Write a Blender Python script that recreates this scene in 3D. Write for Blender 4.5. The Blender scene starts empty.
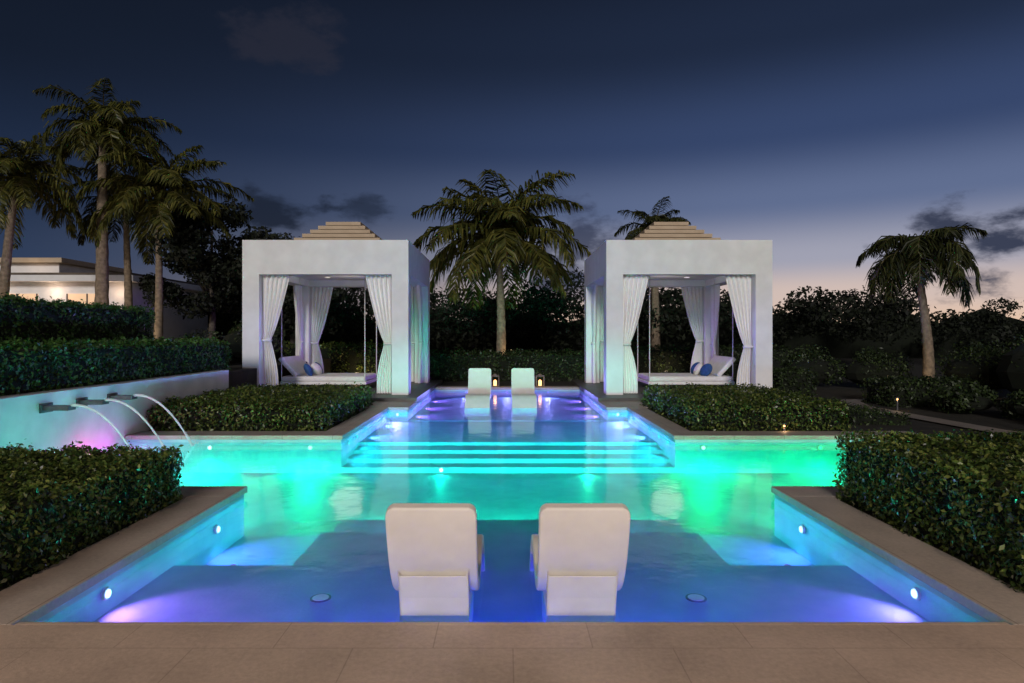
import bpy, math, random
import numpy as np
from mathutils import Vector
random.seed(4); rng=np.random.default_rng(7)
S=bpy.context.scene
S.view_settings.view_transform='Standard'; S.view_settings.look='None'; S.view_settings.exposure=0

def lin(r,g,b):
    f=lambda c:(c/255/12.92 if c/255<=0.04045 else ((c/255+0.055)/1.055)**2.4)
    return (f(r),f(g),f(b),1)
# ------------------------------------------------------------ materials
def newmat(n):
    m=bpy.data.materials.new(n); m.use_nodes=True
    nt=m.node_tree; return m,nt,nt.nodes['Principled BSDF']
def mat_basic(n,c1,c2=None,scale=6,rough=.6,bump=0.0,bscale=60,spec=.4,detail=5):
    m,nt,b=newmat(n); c2=c2 or c1
    tc=nt.nodes.new('ShaderNodeTexCoord')
    nz=nt.nodes.new('ShaderNodeTexNoise'); nz.inputs['Scale'].default_value=scale; nz.inputs['Detail'].default_value=detail
    nt.links.new(tc.outputs['Object'],nz.inputs['Vector'])
    r=nt.nodes.new('ShaderNodeValToRGB'); r.color_ramp.elements[0].position=.35; r.color_ramp.elements[1].position=.68
    r.color_ramp.elements[0].color=(*c1,1); r.color_ramp.elements[1].color=(*c2,1)
    nt.links.new(nz.outputs['Fac'],r.inputs['Fac']); nt.links.new(r.outputs['Color'],b.inputs['Base Color'])
    b.inputs['Roughness'].default_value=rough; b.inputs['Specular IOR Level'].default_value=spec
    if bump:
        n2=nt.nodes.new('ShaderNodeTexNoise'); n2.inputs['Scale'].default_value=bscale; n2.inputs['Detail'].default_value=4
        nt.links.new(tc.outputs['Object'],n2.inputs['Vector'])
        bp=nt.nodes.new('ShaderNodeBump'); bp.inputs['Strength'].default_value=bump; bp.inputs['Distance'].default_value=.01
        nt.links.new(n2.outputs['Fac'],bp.inputs['Height']); nt.links.new(bp.outputs['Normal'],b.inputs['Normal'])
    return m
def mat_leaf(n,cols,rough=.45,trans=.15):
    m,nt,b=newmat(n)
    g=nt.nodes.new('ShaderNodeNewGeometry')
    r=nt.nodes.new('ShaderNodeValToRGB'); e=r.color_ramp.elements
    e[0].color=(*cols[0],1); e[1].color=(*cols[-1],1)
    for i,c in enumerate(cols[1:-1]):
        x=e.new((i+1)/(len(cols)-1)); x.color=(*c,1)
    nt.links.new(g.outputs['Random Per Island'],r.inputs['Fac'])
    nz=nt.nodes.new('ShaderNodeTexNoise'); nz.inputs['Scale'].default_value=2.3
    tc=nt.nodes.new('ShaderNodeTexCoord'); nt.links.new(tc.outputs['Object'],nz.inputs['Vector'])
    mr=nt.nodes.new('ShaderNodeMapRange'); mr.inputs['From Min'].default_value=.35; mr.inputs['From Max'].default_value=.65
    mr.inputs['To Min'].default_value=.55; mr.inputs['To Max'].default_value=1.25
    nt.links.new(nz.outputs['Fac'],mr.inputs['Value'])
    mx=nt.nodes.new('ShaderNodeVectorMath'); mx.operation='SCALE'
    nt.links.new(r.outputs['Color'],mx.inputs[0]); nt.links.new(mr.outputs['Result'],mx.inputs['Scale'])
    nt.links.new(mx.outputs[0],b.inputs['Base Color'])
    b.inputs['Roughness'].default_value=rough; b.inputs['Specular IOR Level'].default_value=.35
    if trans>0:
        tr=nt.nodes.new('ShaderNodeBsdfTranslucent'); nt.links.new(mx.outputs[0],tr.inputs['Color'])
        ms=nt.nodes.new('ShaderNodeMixShader'); ms.inputs[0].default_value=trans
        nt.links.new(b.outputs[0],ms.inputs[1]); nt.links.new(tr.outputs[0],ms.inputs[2])
        nt.links.new(ms.outputs[0],nt.nodes['Material Output'].inputs['Surface'])
    return m
def mat_emit(n,c,s):
    m,nt,b=newmat(n); b.inputs['Base Color'].default_value=(*c,1)
    b.inputs['Emission Color'].default_value=(*c,1); b.inputs['Emission Strength'].default_value=s
    return m
def mat_tiles(n,c1,c2,mortar,w,h,rough=.6,msize=.006):
    m,nt,b=newmat(n)
    tc=nt.nodes.new('ShaderNodeTexCoord')
    br=nt.nodes.new('ShaderNodeTexBrick'); br.inputs['Scale'].default_value=1
    br.inputs['Brick Width'].default_value=w; br.inputs['Row Height'].default_value=h
    br.inputs['Mortar Size'].default_value=msize; br.inputs['Mortar Smooth'].default_value=.3
    br.inputs['Color1'].default_value=(*c1,1); br.inputs['Color2'].default_value=(*c2,1); br.inputs['Mortar'].default_value=(*mortar,1)
    nt.links.new(tc.outputs['Object'],br.inputs['Vector'])
    nz=nt.nodes.new('ShaderNodeTexNoise'); nz.inputs['Scale'].default_value=28; nz.inputs['Detail'].default_value=8; nz.inputs['Roughness'].default_value=.7
    nt.links.new(tc.outputs['Object'],nz.inputs['Vector'])
    n3=nt.nodes.new('ShaderNodeTexNoise'); n3.inputs['Scale'].default_value=1.7; n3.inputs['Detail'].default_value=5
    nt.links.new(tc.outputs['Object'],n3.inputs['Vector'])
    ad=nt.nodes.new('ShaderNodeMath'); ad.operation='ADD'; nt.links.new(nz.outputs['Fac'],ad.inputs[0]); nt.links.new(n3.outputs['Fac'],ad.inputs[1])
    mr=nt.nodes.new('ShaderNodeMapRange'); mr.inputs['From Min'].default_value=.65; mr.inputs['From Max'].default_value=1.35
    mr.inputs['To Min'].default_value=.70; mr.inputs['To Max'].default_value=1.24
    nt.links.new(ad.outputs[0],mr.inputs['Value'])
    mx=nt.nodes.new('ShaderNodeVectorMath'); mx.operation='SCALE'
    nt.links.new(br.outputs['Color'],mx.inputs[0]); nt.links.new(mr.outputs['Result'],mx.inputs['Scale'])
    nt.links.new(mx.outputs[0],b.inputs['Base Color']); b.inputs['Roughness'].default_value=rough
    bp=nt.nodes.new('ShaderNodeBump'); bp.inputs['Strength'].default_value=.4; bp.inputs['Distance'].default_value=.008
    nt.links.new(nz.outputs['Fac'],bp.inputs['Height']); nt.links.new(bp.outputs['Normal'],b.inputs['Normal'])
    return m

M={}
M['white']=mat_basic('white_stucco',(.74,.73,.72),(.82,.81,.80),2.5,.75,.25,90)
M['wallw']=mat_basic('wall_stucco',(.60,.60,.60),(.78,.78,.78),1.6,.7,.3,70)
M['tan']=mat_basic('roof_shingle',(.46,.36,.25),(.52,.42,.30),3,.8,.1,40)
M['tand']=mat_basic('recess_shade_roof_cap',(.10,.08,.06),(.14,.11,.08),3,.8)  # overhang shade put into the recess colour; villa roof cap shares this tone
M['plaster']=mat_basic('pool_plaster',(.27,.50,.57),(.36,.60,.66),3.5,.6,.3,25)
M['coping']=mat_tiles('coping_stone',(.38,.33,.29),(.43,.375,.33),(.24,.20,.17),.9,50,.6)
M['deck']=mat_tiles('deck_stone',(.45,.36,.29),(.48,.38,.31),(.33,.26,.21),.92,.92,.55,.004)
M['soil']=mat_basic('soil',(.012,.011,.008),(.03,.026,.018),3,.95,.5,30)
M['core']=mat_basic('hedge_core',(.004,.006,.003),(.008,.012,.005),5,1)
M['plat']=mat_basic('platform_stone',(.07,.065,.06),(.11,.10,.09),4,.5,.2,30)
M['cloth']=mat_basic('curtain_cloth',(.80,.79,.78),(.86,.85,.84),12,.85,.1,200)
M['cush']=mat_basic('cushion_cloth',(.74,.72,.70),(.82,.80,.78),10,.85,.2,150)
M['blue']=mat_basic('blue_cushion_cloth',(.02,.07,.22),(.03,.11,.32),10,.8,.2,150)
M['chair']=mat_basic('lounger_resin',(.72,.68,.62),(.79,.75,.69),5,.5,.12,140)
M['metal']=mat_basic('dark_metal',(.06,.06,.065),(.10,.10,.11),10,.35)
M['rope']=mat_basic('rope',(.6,.58,.54),(.7,.68,.64),30,.8)
M['trunk']=mat_basic('palm_bark',(.13,.10,.07),(.26,.20,.14),9,.9,.8,22)
M['bark']=mat_basic('tree_bark',(.06,.05,.04),(.12,.10,.08),9,.9,.8,22)
M['path']=mat_tiles('path_stone',(.24,.20,.17),(.29,.25,.21),(.12,.10,.08),.6,.6)
M['hedge']=mat_leaf('hedge_leaves',[(.016,.034,.008),(.045,.08,.016),(.085,.13,.026),(.18,.20,.05)],.33,.12)
M['hedge2']=mat_leaf('terrace_leaves',[(.016,.045,.008),(.04,.10,.018),(.07,.15,.028)],.45,.1)
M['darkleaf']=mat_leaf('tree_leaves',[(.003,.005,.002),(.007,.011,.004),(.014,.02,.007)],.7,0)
M['shrub']=mat_leaf('shrub_leaves',[(.010,.018,.006),(.022,.04,.011),(.045,.07,.018)],.5,0)
M['palmA']=mat_leaf('palm_leaves',[(.04,.048,.010),(.085,.092,.018),(.16,.145,.03)],.45,.25)
M['palmB']=mat_leaf('palm_leaves_dark',[(.02,.025,.008),(.04,.048,.012),(.07,.075,.018)],.5,.25)
M['coco']=mat_basic('coconut',(.35,.16,.03),(.45,.24,.05),6,.6)
M['glass']=mat_emit('warm_window',(1,.68,.42),.28)
M['warm']=mat_emit('warm_bulb',(1,.55,.22),2)
M['white_lamp']=mat_emit('ceiling_lamp_lens',(1,.9,.8),.6)

# ------------------------------------------------------------ mesh helpers
def link(o): S.collection.objects.link(o); return o
def empty(n,loc=(0,0,0)):
    e=bpy.data.objects.new(n,None); e.location=loc; e.empty_display_size=.3; return link(e)
class MB:
    def __init__(s): s.v=[];s.f=[];s.m=[];s.mats=[]
    def mi(s,mat):
        if mat not in s.mats: s.mats.append(mat)
        return s.mats.index(mat)
    def add(s,vs,fs,mat):
        k=len(s.v); s.v+= [tuple(p) for p in vs]; i=s.mi(mat)
        for f in fs: s.f.append([k+a for a in f]); s.m.append(i)
    def box(s,x0,x1,y0,y1,z0,z1,mat):
        vs=[(x0,y0,z0),(x1,y0,z0),(x1,y1,z0),(x0,y1,z0),(x0,y0,z1),(x1,y0,z1),(x1,y1,z1),(x0,y1,z1)]
        s.add(vs,[(3,2,1,0),(4,5,6,7),(0,1,5,4),(1,2,6,5),(2,3,7,6),(3,0,4,7)],mat)
    def tube(s,pts,rads,mat,n=8,cap=True):
        pts=[Vector(p) for p in pts]; vs=[];fs=[]
        for i,p in enumerate(pts):
            d=(pts[min(i+1,len(pts)-1)]-pts[max(i-1,0)]).normalized()
            a=d.orthogonal().normalized() if i==0 else (pa-d*pa.dot(d)).normalized()
            pa=a; b=d.cross(a)
            for k in range(n):
                t=2*math.pi*k/n; vs.append(p+(a*math.cos(t)+b*math.sin(t))*rads[i])
        for i in range(len(pts)-1):
            for k in range(n):
                fs.append((i*n+k,i*n+(k+1)%n,(i+1)*n+(k+1)%n,(i+1)*n+k))
        if cap: fs.append(tuple(range(n-1,-1,-1))); fs.append(tuple((len(pts)-1)*n+k for k in range(n)))
        s.add(vs,fs,mat)
    def ball(s,c,r,mat,n=10,sz=(1,1,1)):
        vs=[];fs=[];h=n//2
        for i in range(h+1):
            ph=math.pi*i/h
            for k in range(n):
                t=2*math.pi*k/n
                vs.append((c[0]+r*sz[0]*math.sin(ph)*math.cos(t),c[1]+r*sz[1]*math.sin(ph)*math.sin(t),c[2]+r*sz[2]*math.cos(ph)))
        for i in range(h):
            for k in range(n): fs.append((i*n+k,(i+1)*n+k,(i+1)*n+(k+1)%n,i*n+(k+1)%n))
        s.add(vs,fs,mat)
    def obj(s,name,parent=None,bevel=0,smooth=False,seg=2):
        me=bpy.data.meshes.new(name); me.from_pydata(s.v,[],s.f)
        for m in s.mats: me.materials.append(m)
        me.polygons.foreach_set('material_index',s.m)
        if smooth: me.polygons.foreach_set('use_smooth',[True]*len(s.f))
        me.update(); o=link(bpy.data.objects.new(name,me))
        if parent: o.parent=parent; 
        if bevel:
            b=o.modifiers.new('bevel','BEVEL'); b.width=bevel; b.segments=seg; b.limit_method='ANGLE'
        return o
def quads_obj(name,V,mat,parent=None):
    n=len(V); me=bpy.data.meshes.new(name)
    me.vertices.add(n*4); me.vertices.foreach_set('co',V.astype(np.float32).ravel())
    me.loops.add(n*4); me.loops.foreach_set('vertex_index',np.arange(n*4,dtype=np.int32))
    me.polygons.add(n); me.polygons.foreach_set('loop_start',np.arange(0,n*4,4,dtype=np.int32))
    me.polygons.foreach_set('loop_total',np.full(n,4,dtype=np.int32))
    me.materials.append(mat); me.update(calc_edges=True); me.validate()
    o=link(bpy.data.objects.new(name,me)); o.parent=parent; return o
def leaves(P,N,size,wide=.5,spread=.8):
    n=len(P); N=N+rng.normal(0,spread,(n,3)); N/=np.linalg.norm(N,axis=1,keepdims=True)+1e-9
    T=rng.normal(0,1,(n,3)); T-=N*(T*N).sum(1,keepdims=True); T/=np.linalg.norm(T,axis=1,keepdims=True)+1e-9
    B=np.cross(N,T); L=(size*rng.uniform(.6,1.3,n))[:,None]
    return np.stack([P-T*L*.5,P+B*L*wide*.5+N*L*.12,P+T*L*.5,P-B*L*wide*.5+N*L*.12],1)
def hedge(name,x0,x1,y0,y1,z0,z1,dens=1200,leaf=.045,r=.12,mat=None,bump=.03):
    e=empty(name,((x0+x1)/2,(y0+y1)/2,z0)); ox,oy,oz=e.location
    w,d,h=x1-x0,y1-y0,z1-z0
    A=[w*d,w*h,w*h,d*h,d*h]; n=[int(a*dens) for a in A]
    P=[]
    for i,k in enumerate(n):
        a=rng.uniform(0,1,k);b=rng.uniform(0,1,k)
        if i==0:p=np.stack([a*w,b*d,np.full(k,h)],1)
        elif i<3:p=np.stack([a*w,np.full(k,0 if i==1 else d),b*h],1)
        else:p=np.stack([np.full(k,0 if i==3 else w),a*d,b*h],1)
        P.append(p)
    P=np.concatenate(P)
    lo=np.array([r,r,-9]);hi=np.array([w-r,d-r,h-r])
    Q=np.clip(P,lo,hi); D=P-Q; Ln=np.linalg.norm(D,axis=1,keepdims=True)+1e-9; Nn=D/Ln
    P=Q+Nn*r
    ph=rng.uniform(0,6,6)
    G=P+np.array([x0,y0,z0])
    f=(np.sin(G[:,0]*5.1+ph[0])*np.sin(G[:,1]*4.3+ph[1])+np.sin(G[:,0]*11+G[:,1]*9+ph[2])*.6+np.sin(G[:,2]*12+G[:,0]*6+ph[3]+G[:,1]*7)*.6)
    P=P+Nn*(f*bump+rng.normal(-.01,leaf*.45,len(P)))[:,None]
    k=rng.uniform(0,1,len(P))<.02; P[k]+=Nn[k]*rng.uniform(.02,.09,(k.sum(),1))
    V=leaves(P,Nn,leaf)+np.array([x0-ox,y0-oy,0])
    quads_obj('foliage',V,mat or M['hedge'],e)
    mb=MB(); c=r*.55; mb.box(x0-ox+c,x1-ox-c,y0-oy+c,y1-oy-c,-.02,h-c,M['core']); mb.obj('inner_core',e,bevel=r*.5)  # solid near-black block filling the hedge behind its leaves
    return e
def clump_pts(c,rad,n):
    d=rng.normal(0,1,(n,3)); d/=np.linalg.norm(d,axis=1,keepdims=True)
    rr=rng.uniform(.55,1.05,n)[:,None]
    return np.array(c)+d*rr*np.array(rad),d
def tree(name,x,y,h,cr,mat,nclump=26,per=420,leaf=.16,z0=0,trunk_r=.16):
    e=empty(name,(x,y,z0)); mb=MB()
    mb.tube([(0,0,-.1),(.1,.05,h*.25),(.0,.1,h*.5),(.1,0,h*.8)],[trunk_r,trunk_r*.8,trunk_r*.6,trunk_r*.2],M['bark'])
    V=[]
    for i in range(nclump):
        a=rng.uniform(0,6.28); zz=rng.uniform(.35,.97); rr=cr*math.sqrt(max(.05,1-((zz-.6)/.48)**2))*rng.uniform(.25,.95)
        c=(rr*math.cos(a),rr*math.sin(a),h*zz-cr*.12)
        s=cr*rng.uniform(.2,.38); P,D=clump_pts(c,(s,s,s*.7),per); V.append(leaves(P,D,leaf,.55,.7))
        if i%3==0: mb.tube([(0,.05,h*.35),(c[0]*.5,c[1]*.5,(h*.4+c[2])*.5+.2),c],[trunk_r*.5,trunk_r*.3,.02],M['bark'],6)
    mb.obj('trunk',e,smooth=True); quads_obj('crown',np.concatenate(V),mat,e); return e
def palm(name,x,y,z0,zc,L,nf=24,lean=(0,0),mat=None,tr=.16,dropmin=.9,dropmax=2.0,leaflen=.62,coco=False,seed=0,elmin=-.3,wind=(0,0)):
    R=np.random.default_rng(seed); mat=mat or M['palmA']
    e=empty(name,(x,y,z0)); h=zc-z0; mb=MB(); pts=[];rad=[]
    N=26
    for i in range(N+1):
        t=i/N; pts.append((lean[0]*(t**1.6-1)+.05*math.sin(t*5),lean[1]*(t-1),h*t-.15*(1-t)))
        rad.append(tr*(1.35-.7*t+ (.35*max(0,.12-t)/.12))*(1+.09*(i%2)))
    mb.tube(pts,rad,M['trunk'],10)
    mb.tube([(0,0,h-.1),(0,0,h+.25),(0,0,h+.55)],[tr*.9,tr*1.1,tr*.3],M['palmcore'],8)
    if coco:
        for k in range(11):
            a=k*.9; mb.ball((.28*math.cos(a),.28*math.sin(a),h-.05-.15*(k%3)),.14,M['coco'],8)
    Q=[]
    for i in range(nf):
        az=i*2.39996+R.uniform(-.2,.2); u=i/(nf-1)
        el=1.45-(1.45-elmin)*u+R.uniform(-.12,.12); dr=(dropmin+(dropmax-dropmin)*(1-abs(u-.5)))*R.uniform(.8,1.2)
        Lf=L*R.uniform(.85,1.1)*(1 if u>.12 else .85); n=16; p=np.array([0,0,h+.15]); P=[p]; E=[]
        hz=np.array([math.cos(az),math.sin(az),0])
        tw=R.uniform(-.35,.35)
        for k in range(n):
            t=(k+.5)/n; ee=el-dr*t**1.25; ee=max(ee,-1.45)
            hz2=np.array([math.cos(az+tw*t),math.sin(az+tw*t),0])
            d=hz2*math.cos(ee)+np.array([0,0,math.sin(ee)])+np.array([wind[0],wind[1],0])*t; d/=np.linalg.norm(d); p=p+d*Lf/n; P.append(p); E.append(d)
        P=np.array(P);E=np.array(E)
        mb.tube([tuple(q) for q in P[::2]],[.035*(1-.8*j/8) for j in range(len(P[::2]))],M['palmcore'],5,False)
        side=np.cross(hz,[0,0,1])
        nl=56
        for k in range(nl):
            t=.10+.90*k/(nl-1); q=t*n; a=min(int(q),n-1); b=P[a]+(P[a+1]-P[a])*(q-a) if a<n else P[-1]
            fw=E[a]; ll=leaflen*L/3.2*(math.sin(math.pi*min(1,(t*.86+.12)))**.6)*R.uniform(.75,1.15)
            w=.030*L/3.0
            for sgn in (-1,1):
                sd=side*sgn
                d=sd*.8+fw*.62+np.array([0,0,-.25+R.normal(0,.16)])+R.normal(0,.09,3); d/=np.linalg.norm(d)
                d2=d*.7+np.array([0,0,-.75]); d2/=np.linalg.norm(d2)
                m=b+d*ll*.5; tp=m+d2*ll*.5
                wv=np.cross(d,np.array([0,0,1.])*.6+fw*.2+R.normal(0,.35,3)); wv/=np.linalg.norm(wv)+1e-9; wv*=w
                Q.append([b-wv*.6,b+wv*.6,m+wv,m-wv]); Q.append([m-wv,m+wv,tp+wv*.15,tp-wv*.15])
    mb.obj('trunk',e,smooth=True); quads_obj('fronds',np.array(Q),mat,e); return e
M['palmcore']=mat_basic('palm_stem',(.07,.065,.02),(.12,.10,.035),8,.6)

# ------------------------------------------------------------ pool shell + ground
def level(x,y):
    ax=abs(x)
    if 4<y<7.6 and ax<3.15:
        if y<6: return -.36
        if ax<2.05: return -.36 if y<7 else -.48
        return -.58
    if 7.6<y<11.5 and -6.9<x<7:
        if ax<2.05 and y<7.9: return -.48
        return -.68
    if 11.5<y<16 and ax<3:
        if y<11.9: return -.58
        if y<12.4: return -.50
        if y<12.9: return -.43
        return -.36
    if 16<y<22 and ax<2.5: return -.34
    return None
G=-.03
xs=[-900,-60,-6.9,-3.15,-3,-2.5,-2.05,2.05,2.5,3,3.15,7,60,900]; ys=[-900,-40,4,6,7,7.6,7.9,11.5,11.9,12.4,12.9,16,22,70,900]
gm=MB(); pm=MB()
Lv=[[level((xs[i]+xs[i+1])/2,(ys[j]+ys[j+1])/2) for j in range(len(ys)-1)] for i in range(len(xs)-1)]
for i in range(len(xs)-1):
    for j in range(len(ys)-1):
        l=Lv[i][j]; t=gm if l is None else pm; z=G if l is None else l
        t.add([(xs[i],ys[j],z),(xs[i+1],ys[j],z),(xs[i+1],ys[j+1],z),(xs[i],ys[j+1],z)],[(0,1,2,3)],M['soil'] if l is None else M['plaster'])
        if i+1<len(xs)-1:
            l2=Lv[i+1][j]; a=G if l is None else l; b=G if l2 is None else l2
            if a!=b: pm.add([(xs[i+1],ys[j],a),(xs[i+1],ys[j+1],a),(xs[i+1],ys[j+1],b),(xs[i+1],ys[j],b)],[(0,1,2,3)],M['plaster'])
        if j+1<len(ys)-1:
            l2=Lv[i][j+1]; a=G if l is None else l; b=G if l2 is None else l2
            if a!=b: pm.add([(xs[i],ys[j+1],a),(xs[i+1],ys[j+1],a),(xs[i+1],ys[j+1],b),(xs[i],ys[j+1],b)],[(0,1,2,3)],M['plaster'])
gm.obj('ground'); pm.obj('swimming_pool')
# water: clear + slight turbidity (translucent part) + fresnel reflection
wm,nt,b=newmat('pool_water'); nt.nodes.remove(b)
tr=nt.nodes.new('ShaderNodeBsdfTransparent'); tr.inputs[0].default_value=(.62,.95,.96,1)
tl=nt.nodes.new('ShaderNodeBsdfTranslucent'); tl.inputs[0].default_value=(.65,1,1,1)
m0=nt.nodes.new('ShaderNodeMixShader'); m0.inputs[0].default_value=.14
gl=nt.nodes.new('ShaderNodeBsdfGlossy'); gl.inputs['Roughness'].default_value=.09
fr=nt.nodes.new('ShaderNodeFresnel'); fr.inputs['IOR'].default_value=1.26
ms=nt.nodes.new('ShaderNodeMixShader'); nz=nt.nodes.new('ShaderNodeTexNoise'); nz.inputs['Scale'].default_value=2.6; nz.inputs['Detail'].default_value=3
tc=nt.nodes.new('ShaderNodeTexCoord'); nt.links.new(tc.outputs['Object'],nz.inputs['Vector'])
bp=nt.nodes.new('ShaderNodeBump'); bp.inputs['Strength'].default_value=.3; bp.inputs['Distance'].default_value=.02
nt.links.new(nz.outputs['Fac'],bp.inputs['Height']); nt.links.new(bp.outputs['Normal'],gl.inputs['Normal'])
nt.links.new(bp.outputs['Normal'],fr.inputs['Normal'])
nt.links.new(tr.outputs[0],m0.inputs[1]); nt.links.new(tl.outputs[0],m0.inputs[2])
nt.links.new(fr.outputs[0],ms.inputs[0]); nt.links.new(m0.outputs[0],ms.inputs[1]); nt.links.new(gl.outputs[0],ms.inputs[2])
nt.links.new(ms.outputs[0],nt.nodes['Material Output'].inputs['Surface'])
w=MB(); out=[(-3.15,4),(3.15,4),(3.15,7.6),(7,7.6),(7,11.5),(3,11.5),(3,16),(2.5,16),(2.5,22),(-2.5,22),(-2.5,16),(-3,16),(-3,11.5),(-6.9,11.5),(-6.9,7.6),(-3.15,7.6)]
w.add([(x,y,-.13) for x,y in out],[tuple(range(len(out)))],wm); w.obj('water')
# coping & deck
c=MB()
for (x0,x1,y0,y1) in [(-3.6,-3.12,3.98,7.15),(3.12,3.6,3.98,7.15),(-6.87,-3.12,7.15,7.63),(3.12,7.5,7.15,7.63),(6.97,7.5,7.63,11.47),
    (-6.87,-2.97,11.47,12.0),(2.97,7.5,11.47,12.0),(-3.42,-2.97,12,15.97),(2.97,3.42,12,15.97),(-3.6,-2.47,15.97,17.4),(2.47,3.6,15.97,17.4),(-2.47,2.47,21.97,22.6)]:
    c.box(x0,x1,y0,y1,-.075,0,M['coping'])
c.obj('pool_coping',bevel=.008)
d=MB(); d.box(-14,14,-8,3.98,-.075,.0,M['deck']); d.box(-3.1,3.1,3.98,4.02,-.06,-.001,M['deck']); d.obj('pool_deck',bevel=.005)
p=MB(); 
for s in (-1,1):
    a,b_=sorted((s*2.47,s*8.0)); p.box(a,b_,17.4,24.6,-.06,.09,M['plat'])
p.obj('cabana_platform',bevel=.01)
p=MB(); pts=[(9.6,2),(9.5,8),(9.25,11),(9.0,14),(8.9,16.2),(9.4,17.6),(11,18),(20,18)]
vs=[];fs=[]
for i,(x,y) in enumerate(pts):
    a=Vector(pts[max(i-1,0)]);b_=Vector(pts[min(i+1,len(pts)-1)]); dd=(b_-a).normalized(); nn=Vector((-dd.y,dd.x))*.27
    vs+=[(x+nn.x,y+nn.y,.005),(x-nn.x,y-nn.y,.005)]
for i in range(len(pts)-1): fs.append((2*i,2*i+1,2*i+3,2*i+2))
p.add(vs,fs,M['path']); p.obj('garden_path')
# raised terrace, wall, spouts
t=MB(); t.box(-40,-7.16,2,40,-.05,.85,M['soil']); t.box(-40,-9.2,2.3,39,.85,1.2,M['soil']); t.obj('raised_terrace')
w=MB(); w.box(-7.15,-6.88,3.5,15.8,-.2,.94,M['wallw']); w.obj('water_feature_wall',bevel=.01)
for yy in (9.5,10.3,11.1):
    e=empty('water_spout',(-6.88,yy,.72)); k=MB(); k.box(0,.40,-.09,.09,-.035,.035,M['metal']); k.box(.0,.03,-.13,.13,-.07,.07,M['metal']); k.obj('spout_tray',e,bevel=.006)
sm,nt,b=newmat('falling_water'); b.inputs['Base Color'].default_value=(.85,.9,.95,1); b.inputs['Roughness'].default_value=.25
tr=nt.nodes.new('ShaderNodeBsdfTransparent'); ms=nt.nodes.new('ShaderNodeMixShader'); ms.inputs[0].default_value=.5
nt.links.new(tr.outputs[0],ms.inputs[1]); nt.links.new(b.outputs[0],ms.inputs[2]); nt.links.new(ms.outputs[0],nt.nodes['Material Output'].inputs['Surface'])
for i,yy in enumerate((9.5,10.3,11.1)):
    k=MB(); pts=[];rad=[]
    for q in range(19):
        t_=q/18; pts.append((-6.49+1.02*t_,yy,.755+.10*t_-.985*t_*t_)); rad.append((.024-.011*t_+(.02*max(0,t_-.85)/.15))*(1+.12*math.sin(q*2.3+i)))
    k.tube(pts,rad,sm,8); 
    for q in range(90):
        a=rng.uniform(0,6.28); r_=abs(rng.normal(0,.15)); k.ball((-5.45+r_*math.cos(a),yy+r_*math.sin(a),-.12+rng.uniform(0,.12)*math.exp(-r_*8)),rng.uniform(.004,.012),sm,5)
    k.obj('water_jet',smooth=True)
# drains
for x in (-1.56,1.52):
    k=MB(); k.tube([(x,5.25,-.365),(x,5.25,-.354)],[.085,.085],M['metal'],24); k.tube([(x,5.25,-.354),(x,5.25,-.351)],[.066,.066],M['chair'],24); k.obj('pool_drain')

# ------------------------------------------------------------ pool lights
def add_light(name,loc,col,pw,rad,parent):
    L=bpy.data.lights.new(name,'POINT'); L.energy=pw; L.color=col; L.shadow_soft_size=rad
    o=link(bpy.data.objects.new(name,L)); o.location=loc; o.parent=parent; return o
LM={}
def pool_light(x,y,z,dx,dy,col,pw,lens=None,near=.10,tilt=58,half=64,es=3):
    """shielded underwater wall light: aims into the pool and below the horizontal"""
    e=empty('pool_light',(x,y,z)); k=MB(); k.tube([(0,0,0),(dx*.02,dy*.02,0)],[.05,.045],M['chair'],20)
    key=(lens or col,es)
    if key not in LM: LM[key]=mat_emit('pool_light_lens',lens or col,es)
    k.tube([(dx*.02,dy*.02,0),(dx*.03,dy*.03,0)],[.034,.03],LM[key],16); k.obj('fixture',e)
    L=bpy.data.lights.new('lamp','SPOT'); L.energy=pw; L.color=col; L.shadow_soft_size=.04; L.spot_size=math.radians(2*half); L.spot_blend=.25
    L.use_nodes=True; nt=L.node_tree; em=nt.nodes['Emission']
    f=nt.nodes.new('ShaderNodeLightFalloff'); f.inputs['Strength'].default_value=1
    a=nt.nodes.new('ShaderNodeMath'); a.operation='MULTIPLY_ADD'; a.inputs[1].default_value=near
    nt.links.new(f.outputs['Quadratic'],a.inputs[0]); nt.links.new(f.outputs['Linear'],a.inputs[2]); nt.links.new(a.outputs[0],em.inputs['Strength'])
    o=link(bpy.data.objects.new('lamp',L)); o.location=(dx*.12,dy*.12,0); o.parent=e
    t=math.radians(tilt); v=Vector((dx*math.cos(t),dy*math.cos(t),-math.sin(t))); o.rotation_euler=v.to_track_quat('-Z','Y').to_euler()
# near shelf
pool_light(-3.14,4.95,-.20,1,0,(.70,.14,1),44,(.7,.75,1),.12); pool_light(3.14,4.95,-.20,-1,0,(.46,.16,1),42,(.7,.75,1),.12)
pool_light(-3.14,6.85,-.28,1,0,(.15,.18,1),42,(.7,.8,1),.22); pool_light(3.14,6.85,-.28,-1,0,(.12,.18,1),42,(.7,.8,1),.22)
for x,cc in ((-2.3,(.48,.06,1)),(-1.1,(.10,.03,1)),(-.0,(.02,.03,1)),(1.1,(.06,.03,1)),(2.3,(.30,.06,1))): pool_light(x,4.04,-.18,0,1,cc,56,None,.05)
for x in (-1.2,1.2): pool_light(x,7.01,-.40,0,1,(.0,.4,1),12,None,.2,30,60)  # extra lamps added to brighten the otherwise unlit step tread
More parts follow.
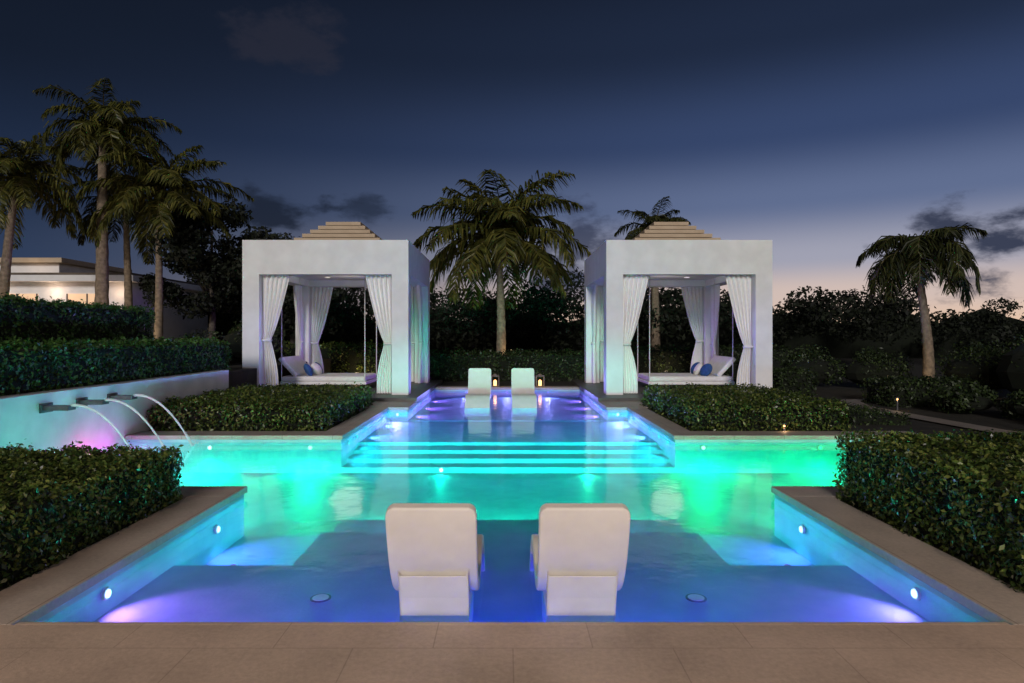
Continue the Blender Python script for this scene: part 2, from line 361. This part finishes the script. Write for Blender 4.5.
# main pool
for x in (-5.9,-4.3,4.3,5.9): pool_light(x,7.61,-.32,0,1,(0,.84,.46) if x<0 else (0,.88,.30),185)
pool_light(-2.6,6.01,-.40,0,1,(0,.45,.9),20,None,.2); pool_light(2.6,6.01,-.40,0,1,(0,.45,.9),20,None,.2)
for x in (-1.5,-.5,.5,1.5): pool_light(x,7.91,-.52,0,1,(0,.86,.52),135,None,.10,46,62)
pool_light(-5.35,11.49,-.22,0,-1,(.0,.88,.50),135,(.8,1,1),.15); pool_light(-3.55,11.49,-.22,0,-1,(.0,.9,.36),115,(.5,1,.7),.15); pool_light(3.5,11.49,-.22,0,-1,(.0,.9,.22),115,(.5,1,.6),.15); pool_light(5.6,11.49,-.22,0,-1,(.0,.88,.25),100)
pool_light(-1.2,11.49,-.62,0,-1,(.0,.85,.52),70,(.7,1,1),.15,20,60,5); pool_light(1.4,11.49,-.62,0,-1,(.0,.88,.38),70,None,.15,20,60,1)
pool_light(6.98,9.5,-.32,-1,0,(0,.9,.30),120); pool_light(-6.87,8.6,-.32,1,0,(.0,.85,.46),100)
pool_light(-6.87,9.9,-.25,1,0,(1,.1,.6),36,None,.8); 
for y in (11.95,12.6): pool_light(-2.99,y,-.20,1,0,(.0,.66,.80),46,None,.03,40,62,.4); pool_light(2.99,y,-.20,-1,0,(.0,.66,.80),46,None,.03,40,62,.4)  # side lamps added to lift the dark steps below the far shelf
# uplights at the foot of the falling jets
for (x,y,col,pw) in ((-6.6,10.3,(1,.03,.35),14),(-6.55,10.9,(1,.08,.7),12)):
    e=empty('fountain_uplight',(x,y,-.22)); k=MB(); k.tube([(0,0,-.44),(0,0,-.05),(0,0,-.03)],[.03,.05,.05],M['metal'],12); k.obj('housing',e); add_light('lamp',(0,0,.03),col,pw,.04,e)
# far channel
for y in (13.5,15.2):
    pool_light(-2.99,y,-.18,1,0,(.20,.28,1),100,None,.05,40,62,.5); pool_light(2.99,y,-.18,-1,0,(.20,.28,1),100,None,.05,40,62,.5)
pool_light(2.75,15.98,-.18,0,-1,(.4,.3,1),60,(.8,.8,1),.3,50,62); pool_light(-2.75,15.98,-.18,0,-1,(.5,.25,1),60,(.8,.8,1),.3,50,62)
for y in (16.8,18.6,20.6): pool_light(-2.49,y,-.17,1,0,(.64,.13,1),90,None,.05,40,62,.5); pool_light(2.49,y,-.17,-1,0,(.64,.13,1),90,None,.05,40,62,.5)
for x in (-1.4,0,1.4): pool_light(x,21.98,-.17,0,-1,(.4,.28,1),130,None,.05,40,62,.5)

# ------------------------------------------------------------ loungers
def lounger(name,x,y,z,rot=0,sc=1):
    e=empty(name,(x,y,z)); e.rotation_euler=(0,0,rot); e.scale=(sc,)*3
    ctrl=[(-.25,1.04),(-.225,.93),(-.17,.77),(-.09,.60),(.02,.45),(.17,.36),(.38,.34),(.62,.39),(.86,.43),(1.05,.40),(1.22,.27),(1.35,.12),(1.43,.02)]
    P=[]
    for i in range(len(ctrl)-1):
        p0=Vector(ctrl[max(i-1,0)]);p1=Vector(ctrl[i]);p2=Vector(ctrl[i+1]);p3=Vector(ctrl[min(i+2,len(ctrl)-1)])
        for k in range(5):
            t=k/5; P.append(.5*((2*p1)+(p2-p0)*t+(2*p0-5*p1+4*p2-p3)*t*t+(3*p1-p0-3*p2+p3)*t**3))
    P.append(Vector(ctrl[-1]))
    s=0; Sx=[0]
    for i in range(1,len(P)): s+=(P[i]-P[i-1]).length; Sx.append(s)
    vs=[];fs=[];th=.042
    for i,p in enumerate(P):
        d=(P[min(i+1,len(P)-1)]-P[max(i-1,0)]).normalized(); n=Vector((-d.y,d.x))
        q=min(1,Sx[i]/.07); hw=.298-.05*(1-math.sqrt(max(0,1-(1-q)**2)))
        for (sx,sn) in ((-1,-1),(1,-1),(1,1),(-1,1)):
            v=p+n*th*sn; vs.append((sx*hw,v.x,v.y))
    for i in range(len(P)-1):
        a=i*4;b_=a+4
        for k in range(4): fs.append((a+k,a+(k+1)%4,b_+(k+1)%4,b_+k))
    fs.append((3,2,1,0)); fs.append(tuple(len(vs)-4+k for k in range(4)))
    mb=MB(); mb.add(vs,fs,M['chair']); o=mb.obj('seat_shell',e,bevel=.02,seg=3); 
    mb=MB(); hw=.236; pr=[(-.01,0),(-.03,.2),(-.07,.36),(-.135,.54),(.02,.40),(.17,.33),(.38,.31),(.6,.345),(.55,.15),(.52,0)]
    n=len(pr); vs=[(-hw,a,b_) for a,b_ in pr]+[(hw,a,b_) for a,b_ in pr]
    fs=[tuple(range(n)),tuple(range(2*n-1,n-1,-1))]+[(i,(i+1)%n+0,n+(i+1)%n,n+i) for i in range(n)]
    mb.add(vs,fs,M['chair']); mb.obj('pedestal',e,bevel=.015,seg=3)
lounger('pool_lounger',-.53,4.44,-.355); lounger('pool_lounger',.475,4.44,-.355)
lounger('pool_lounger',-.80,18.4,-.335,math.pi,1.12); lounger('pool_lounger',.45,18.4,-.335,math.pi,1.12)

# ------------------------------------------------------------ cabanas
def curtain(mb,x,y,ax,dr,z0,z1,w=.85,seed=0):
    R=random.Random(seed); nu,nv=48,30; vs=[];fs=[]; tie=.42+R.uniform(-.03,.03); ph=R.uniform(0,6)
    for j in range(nv+1):
        v=j/nv; z=z0+(z1-z0)*v
        if v>tie: k=(v-tie)/(1-tie); wd=.20+(w-.20)*(k**.75)
        else: k=(tie-v)/tie; wd=.20+.22*math.sin(min(1,k*1.2)*math.pi/2)
        sl=.03+ (0 if v>tie else .02)
        for i in range(nu+1):
            u=i/nu; a=sl+u*wd
            fold=.05*math.sin(u*2*math.pi*5.5+ph+.5*math.sin(v*4))+.02*math.sin(u*2*math.pi*11+v*5+ph)
            if ax=='x': vs.append((x+dr*a,y+fold,z))
            else: vs.append((x+fold,y+dr*a,z))
    for j in range(nv):
        for i in range(nu): q=j*(nu+1)+i; fs.append((q,q+1,q+nu+2,q+nu+1))
    mb.add(vs,fs,M['cloth'])
    zt=z0+(z1-z0)*tie
    if ax=='x': mb.box(min(x,x+dr*.26),max(x,x+dr*.26),y-.075,y+.075,zt-.03,zt+.03,M['cush'])
    else: mb.box(x-.075,x+.075,min(y,y+dr*.26),max(y,y+dr*.26),zt-.03,zt+.03,M['cush'])
def cabana(s):
    cx=s*5.205; e=empty('cabana',(cx,20.85,.09)); X=2.375; Y=2.55; c=.48; T=4.43; B=3.45
    m=MB()
    for sx in (-1,1):
        for sy in (-1,1):
            x0,x1=sorted((sx*X,sx*(X-c))); y0,y1=sorted((sy*Y,sy*(Y-c))); m.box(x0,x1,y0,y1,-.02,B,M['white'])
    m.obj('columns',e)
    m=MB(); m.box(-X,X,-Y,-Y+c,B,T,M['white']); m.box(-X,X,Y-c,Y,B,T,M['white']); m.box(-X,-X+c,-Y+c,Y-c,B,T-.001,M['white']); m.box(X-c,X,-Y+c,Y-c,B,T-.001,M['white'])
    m.box(-X+c,X-c,-Y+c,Y-c,B+.22,B+.4,M['white']); m.box(-X+c,X-c,-Y+c,Y-c,T-.2,T-.05,M['white']); m.obj('roof_frame',e)
    m=MB(); 
    for i in range(6):
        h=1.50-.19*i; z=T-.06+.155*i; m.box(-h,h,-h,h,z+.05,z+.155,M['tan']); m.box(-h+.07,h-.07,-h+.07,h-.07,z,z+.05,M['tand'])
    m.obj('stepped_roof',e)
    m=MB()
    for sx in (-1,1):
        for sy in (-1,1):
            xx=sx*(X-c); yy=sy*(Y-c/2); curtain(m,xx,yy,'x',-sx,.02,B+.02,.78,int(sx*3+sy+9+s*20))
            curtain(m,sx*(X-c/2),sy*(Y-c),'y',-sy,.02,B+.02,.8,int(sx*3+sy+33+s*20))
    m.obj('curtains',e,smooth=True)
    m=MB()
    for (a,b_) in ((-.9,-.9),(.9,-.9),(-.9,.9),(.9,.9)): m.tube([(a,b_,B+.21),(a,b_,B+.225)],[.09,.09],M['white_lamp'],16)
    m.obj('ceiling_lamps',e)
    add_light('ceiling_light',(0,0,B-.15),(1,.88,.78),18,.5,e)
    b=empty('hanging_daybed',(s*5.75,20.9,.09)); m=MB()
    m.box(-1.35,1.35,-.95,.95,.16,.26,M['cush']); m.obj('frame',b,bevel=.02)
    m=MB(); m.box(-1.3,1.3,-.92,.92,.262,.42,M['cush']); m.obj('mattress',b,bevel=.06,seg=4)
    m=MB(); m.box(-.07,.07,-.9,.9,0,.78,M['cush']); o=m.obj('backrest',b,bevel=.05,seg=4); o.location=(s*.85,0,.42); o.rotation_euler=(0,s*.75,0)
    for k,(px,py,rz,mt) in enumerate(((.55,-.62,.3,'blue'),(.45,-.1,-.2,'cush'),(.55,.45,.2,'blue'))):
        m=MB(); m.ball((0,0,0),.27,M[mt],16,(.42,1,.85)); o=m.obj('pillow',b,smooth=True); o.location=(s*px,py,.60); o.rotation_euler=(0,s*.5,rz)
    m=MB()
    for a in (-1.3,1.3):
        for q in (-.9,.9): m.tube([(a,q,.2),(a,q,B+.2)],[.016,.016],M['rope'],6)
    m.obj('ropes',b)
cabana(-1); cabana(1)

# lanterns
for x in (-.42,1.15):
    e=empty('lantern',(x,22.35,0)); e.scale=(.85,.85,.85); m=MB(); m.box(-.17,.17,-.17,.17,.0,.04,M['trunk']); m.box(-.17,.17,-.17,.17,.42,.46,M['trunk'])
    for a in (-.155,.155):
        for q in (-.155,.155): m.box(a-.015,a+.015,q-.015,q+.015,.04,.42,M['trunk'])
    m.tube([(0,0,.46),(0,0,.50),(0,0,.53)],[.12,.08,.02],M['trunk'],12); m.obj('frame',e)
    m=MB(); m.tube([(0,0,.04),(0,0,.24),(0,0,.28)],[.07,.07,.02],M['warm'],12); m.obj('candle',e)
    add_light('candle_light',(0,0,.33),(1,.5,.15),1.0,.06,e)

# ------------------------------------------------------------ vegetation
hedge('clipped_hedge',-6.85,-3.62,3.3,7.12,-.03,.55,1900,.05)
hedge('clipped_hedge',3.62,8.4,3.3,7.12,-.03,.70,1900,.05)
hedge('clipped_hedge',-6.85,-3.5,12.1,16.6,-.03,.48,800,.07,.22)
hedge('clipped_hedge',3.5,6.5,12.1,16.6,-.03,.48,800,.07,.22)
hedge('terrace_hedge',-8.3,-7.2,6,16.6,.84,1.64,500,.08,mat=M['hedge2'])
hedge('terrace_hedge',-11.2,-9.6,8,17.4,1.18,2.5,380,.09,mat=M['hedge2'])
hedge('garden_hedge',-3.5,3.5,25.2,26.6,-.03,1.05,300,.11,mat=M['shrub'],bump=.08)
hedge('garden_hedge',-13,-3.7,26,27.4,-.03,1.35,260,.11,mat=M['hedge'],bump=.1)
hedge('garden_hedge',3.7,12,27,28.4,-.03,1.2,200,.12,mat=M['shrub'],bump=.1)
hedge('garden_hedge',9.7,12.2,16.2,17.5,-.03,.62,400,.09,mat=M['shrub'])
hedge('garden_hedge',7.9,9.0,18.6,20.2,-.03,.75,350,.09,mat=M['shrub'])
hedge('garden_hedge',7.0,8.2,13.0,16.5,-.03,.16,450,.07,.07,mat=M['shrub'])
def bush(name,x,y,r,h,mat,n=9,per=380,leaf=.1,z0=0):
    e=empty(name,(x,y,z0)); V=[]; 
    for i in range(n):
        a=rng.uniform(0,6.28); q=rng.uniform(0,.6)*r; s=r*rng.uniform(.4,.6)
        P,D=clump_pts((q*math.cos(a),q*math.sin(a),h*rng.uniform(.3,.75)),(s,s,h*.35),per); P[:,2]=np.maximum(P[:,2],.02); V.append(leaves(P,D,leaf))
    quads_obj('foliage',np.concatenate(V),mat,e); m=MB(); m.ball((0,0,h*.4),r*.75,M['core'],12,(1,1,h*.45/r)); m.obj('inner_core',e); return e  # near-black ball filling the bush behind its leaves
for (x,y,r,h) in ((9.0,22.8,1.1,1.5),(10.6,22.5,1.2,1.4),(12.4,21.8,1.2,1.3),(12.9,15.2,1.4,2.3),(14.4,16.2,1.6,2.6),(14.6,19.6,1.4,1.6),(11.2,13.4,.8,.7),(12.6,12.8,1.0,1.0),(16.5,17.5,2,2.8),(10.9,11.6,.8,.6),(10.6,14.8,.7,.6)):
    bush('round_shrub',x,y,r,h,M['shrub'])
for (x,y,r,h) in ((-14.5,18.5,1.4,1.5),(-12.2,19.5,1.3,1.4),(-9.4,19.2,1.2,1.2),(-8.8,22,1.3,1.6)):
    bush('round_shrub',x,y,r,h,M['shrub'],z0=.85)
palm('coconut_palm',-.25,27.5,0,5.75,4.3,36,(.05,0),M['palmA'],.17,.6,1.7,.95,True,3)
palm('coconut_palm',-15.2,24.2,.85,9.2,2.9,28,(.2,0),M['palmA'],.2,1.0,2.2,.85,False,11,-.3,(.25,0))
palm('coconut_palm',-13.3,24.6,.85,7.0,3.4,24,(.15,0),M['palmA'],.13,.8,1.7,.8,False,5,-.3,(.3,0))
palm('coconut_palm',-18.7,24.5,.85,7.6,3.0,26,(.8,0),M['palmA'],.16,.9,2.2,.85,False,8,-.3,(.2,0))
palm('coconut_palm',-16.6,28,.85,7.4,3.0,20,(0,0),M['palmB'],.15,.9,2.0,.8,False,21)
palm('coconut_palm',8.1,35,0,7.3,2.6,22,(0,0),M['palmB'],.2,.9,1.8,.9,False,2)
palm('fan_palm',12.9,20.0,0,4.05,2.2,28,(-.25,0),M['palmB'],.13,1.6,2.6,1.15,False,14,.1)
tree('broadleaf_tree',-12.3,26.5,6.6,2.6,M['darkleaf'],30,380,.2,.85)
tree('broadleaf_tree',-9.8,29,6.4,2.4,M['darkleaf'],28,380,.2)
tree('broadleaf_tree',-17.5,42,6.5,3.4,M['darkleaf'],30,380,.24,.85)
V=[]
for i in range(400):
    x=rng.uniform(-60,60) if i<330 else rng.uniform(-16,14); y=rng.uniform(33,48); top=3.6+.9*math.sin(x*.35)+.6*math.sin(x*1.1+2)+rng.uniform(-.6,.6)+(y-33)*.07
    if i>=330: top=4.9+rng.uniform(-.6,.4)
    if x<-16: y=rng.uniform(42,50)
    zc=rng.uniform(.3,1)*top if i<330 else rng.uniform(.55,.92)*top; s=rng.uniform(.7,1.5)
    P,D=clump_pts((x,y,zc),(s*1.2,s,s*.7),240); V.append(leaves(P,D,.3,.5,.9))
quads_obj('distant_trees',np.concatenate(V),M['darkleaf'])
m=MB(); 
for i in range(60):
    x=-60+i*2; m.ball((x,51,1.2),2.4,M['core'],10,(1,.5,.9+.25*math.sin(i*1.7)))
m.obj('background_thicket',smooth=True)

# ------------------------------------------------------------ villa at left
e=empty('white_villa',(-23.2,31,1.1)); m=MB()
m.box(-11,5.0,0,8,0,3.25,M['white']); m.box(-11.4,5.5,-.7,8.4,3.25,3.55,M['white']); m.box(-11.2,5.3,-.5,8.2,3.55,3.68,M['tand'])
m.box(-11,.4,1.6,7,3.68,4.35,M['white']); m.box(-11.3,.8,1.2,7.3,4.35,4.6,M['tan']); m.obj('walls',e,bevel=.02)
m=MB()
for x in (-7.5,-4.5,-1.5,1.9): m.box(x,x+2.0,-.03,.05,.4,2.7,M['glass'])
m.obj('windows',e); m=MB()
for x in (-7.5,-4.5,-1.5,1.9):
    for q in (0,.97,1.94): m.box(x+q,x+q+.06,-.06,-.031,.4,2.7,M['metal'])
    m.box(x+.06,x+.97,-.06,-.032,2.0,2.06,M['metal']); m.box(x+1.03,x+1.94,-.06,-.032,2.0,2.06,M['metal'])
m.obj('window_frames',e); add_light('eave_light',(-1.6,-.45,2.7),(1,.70,.48),12,.1,e); add_light('eave_light',(1.4,-.45,2.7),(1,.70,.48),12,.1,e); add_light('eave_light',(4.5,-.45,2.7),(1,.70,.48),10,.1,e); add_light('roof_light',(-.5,.6,3.95),(1,.7,.48),8,.1,e)
def gl_lamp(name,x,y,h,pw,col,r=.05,z0=0):
    e=empty(name,(x,y,z0)); m=MB(); m.tube([(0,0,-.05),(0,0,h)],[.02,.018],M['metal'],8); m.tube([(0,0,h+.07),(0,0,h+.09)],[r*1.6,r*1.2],M['metal'],12); m.obj('post',e)
    m=MB(); m.ball((0,0,h+.04),r*.7,M['warm'],10); m.obj('bulb',e); add_light('lamp',(0,-.01,h+.0),col,pw,r*.8,e)
gl_lamp('path_light',5.2,12.05,.05,1.2,(1,.6,.3),.03)
gl_lamp('path_light',9.85,11.9,.25,3,(1,.7,.4),.05)
gl_lamp('path_light',9.5,15.6,.2,1.5,(1,.7,.4),.03)
gl_lamp('terrace_lamp',-3.6,.4,4.4,1050,(1,.73,.54),.2)
gl_lamp('terrace_lamp',3.6,.4,4.4,1050,(1,.73,.54),.2)
for (x,y,z,pw) in ((.5,26.9,.2,75),(-14.6,23.2,1.0,170),(-18.2,23.4,1.0,110),(12.2,19.2,.2,14),(-6,25.6,.2,14),(6.6,26.6,.2,10)):
    e=empty('garden_uplight',(x,y,z)); m=MB(); m.tube([(0,0,-.2),(0,0,0),(0,0,.1)],[.05,.06,.08],M['metal'],12); m.obj('housing',e); add_light('lamp',(0,0,.2),(1,.72,.38),pw,.05,e)

# ------------------------------------------------------------ added front fill: distant lamp behind the camera lights the cabana fronts
L=bpy.data.lights.new('front_fill','SUN'); L.energy=1.6; L.angle=math.radians(12); L.color=(1,.93,.88)
o=link(bpy.data.objects.new('front_fill',L)); o.rotation_euler=(math.radians(72),0,math.radians(-8))
# ------------------------------------------------------------ sky
W=bpy.data.worlds.new('World'); S.world=W; W.use_nodes=True; nt=W.node_tree; bg=nt.nodes['Background']
tc=nt.nodes.new('ShaderNodeTexCoord'); sp=nt.nodes.new('ShaderNodeSeparateXYZ'); nt.links.new(tc.outputs['Generated'],sp.inputs[0])
def ramp(stops):
    r=nt.nodes.new('ShaderNodeValToRGB'); e=r.color_ramp.elements; r.color_ramp.interpolation='EASE'
    e[0].position=stops[0][0]; e[0].color=lin(*stops[0][1]); e[1].position=stops[-1][0]; e[1].color=lin(*stops[-1][1])
    for p_,c_ in stops[1:-1]: x=e.new(p_); x.color=lin(*c_)
    nt.links.new(sp.outputs['Z'],r.inputs['Fac']); return r
rl=ramp([(0,(58,74,100)),(.085,(42,58,86)),(.2,(30,43,67)),(.35,(20,28,43)),(.55,(13,17,27))])
rr=ramp([(0,(236,198,166)),(.06,(208,188,180)),(.11,(160,161,178)),(.19,(96,110,144)),(.28,(55,71,107)),(.4,(32,43,66)),(.55,(18,25,39))])
mp=nt.nodes.new('ShaderNodeMapRange'); mp.interpolation_type='SMOOTHSTEP'; mp.inputs['From Min'].default_value=-.7; mp.inputs['From Max'].default_value=.45
nt.links.new(sp.outputs['X'],mp.inputs['Value'])
mix=nt.nodes.new('ShaderNodeMixRGB'); nt.links.new(mp.outputs[0],mix.inputs[0]); nt.links.new(rl.outputs[0],mix.inputs[1]); nt.links.new(rr.outputs[0],mix.inputs[2])
nz=nt.nodes.new('ShaderNodeTexNoise'); nz.inputs['Scale'].default_value=9; nz.inputs['Detail'].default_value=7; nz.inputs['Roughness'].default_value=.6
mpp=nt.nodes.new('ShaderNodeMapping'); mpp.inputs['Scale'].default_value=(1,1,2.2); nt.links.new(tc.outputs['Generated'],mpp.inputs[0]); nt.links.new(mpp.outputs[0],nz.inputs['Vector'])
last=mix.outputs[0]
for (px,pz,sx,sz,col,amt) in ((-.33,.46,.09,.05,(48,48,60),.45),(-.37,.20,.11,.035,(28,35,50),.9),(-.22,.185,.06,.03,(30,38,54),.7),(.10,.14,.09,.075,(48,55,78),.8),(.12,.075,.09,.03,(66,74,98),.6),(.77,.155,.13,.065,(58,64,84),1.0)):
    d=Vector((px,1,pz)).normalized()
    a=nt.nodes.new('ShaderNodeVectorMath'); a.operation='SUBTRACT'; nt.links.new(tc.outputs['Generated'],a.inputs[0]); a.inputs[1].default_value=d
    m2=nt.nodes.new('ShaderNodeVectorMath'); m2.operation='MULTIPLY'; nt.links.new(a.outputs[0],m2.inputs[0]); m2.inputs[1].default_value=(1/sx,1/sx,1/sz)
    ln=nt.nodes.new('ShaderNodeVectorMath'); ln.operation='LENGTH'; nt.links.new(m2.outputs[0],ln.inputs[0])
    su=nt.nodes.new('ShaderNodeMath'); su.operation='MULTIPLY_ADD'; nt.links.new(nz.outputs['Fac'],su.inputs[0]); su.inputs[1].default_value=3.2
    ng=nt.nodes.new('ShaderNodeMath'); ng.operation='MULTIPLY'; nt.links.new(ln.outputs['Value'],ng.inputs[0]); ng.inputs[1].default_value=-1
    nt.links.new(ng.outputs[0],su.inputs[2])
    mr=nt.nodes.new('ShaderNodeMapRange'); mr.interpolation_type='SMOOTHSTEP'; mr.inputs['From Min'].default_value=.75; mr.inputs['From Max'].default_value=1.35; mr.inputs['To Max'].default_value=amt
    nt.links.new(su.outputs[0],mr.inputs['Value'])
    mm=nt.nodes.new('ShaderNodeMixRGB'); nt.links.new(mr.outputs[0],mm.inputs[0]); nt.links.new(last,mm.inputs[1]); mm.inputs[2].default_value=lin(*col); last=mm.outputs[0]
nt.links.new(last,bg.inputs['Color']); bg.inputs['Strength'].default_value=1
# ------------------------------------------------------------ camera
C=bpy.data.cameras.new('camera'); C.lens=22.5; C.sensor_width=36; C.shift_x=.0059; C.shift_y=-.0063; C.clip_end=3000
o=link(bpy.data.objects.new('camera',C)); o.location=(-.04,0,1.8); o.rotation_euler=(math.radians(90),0,0); S.camera=o
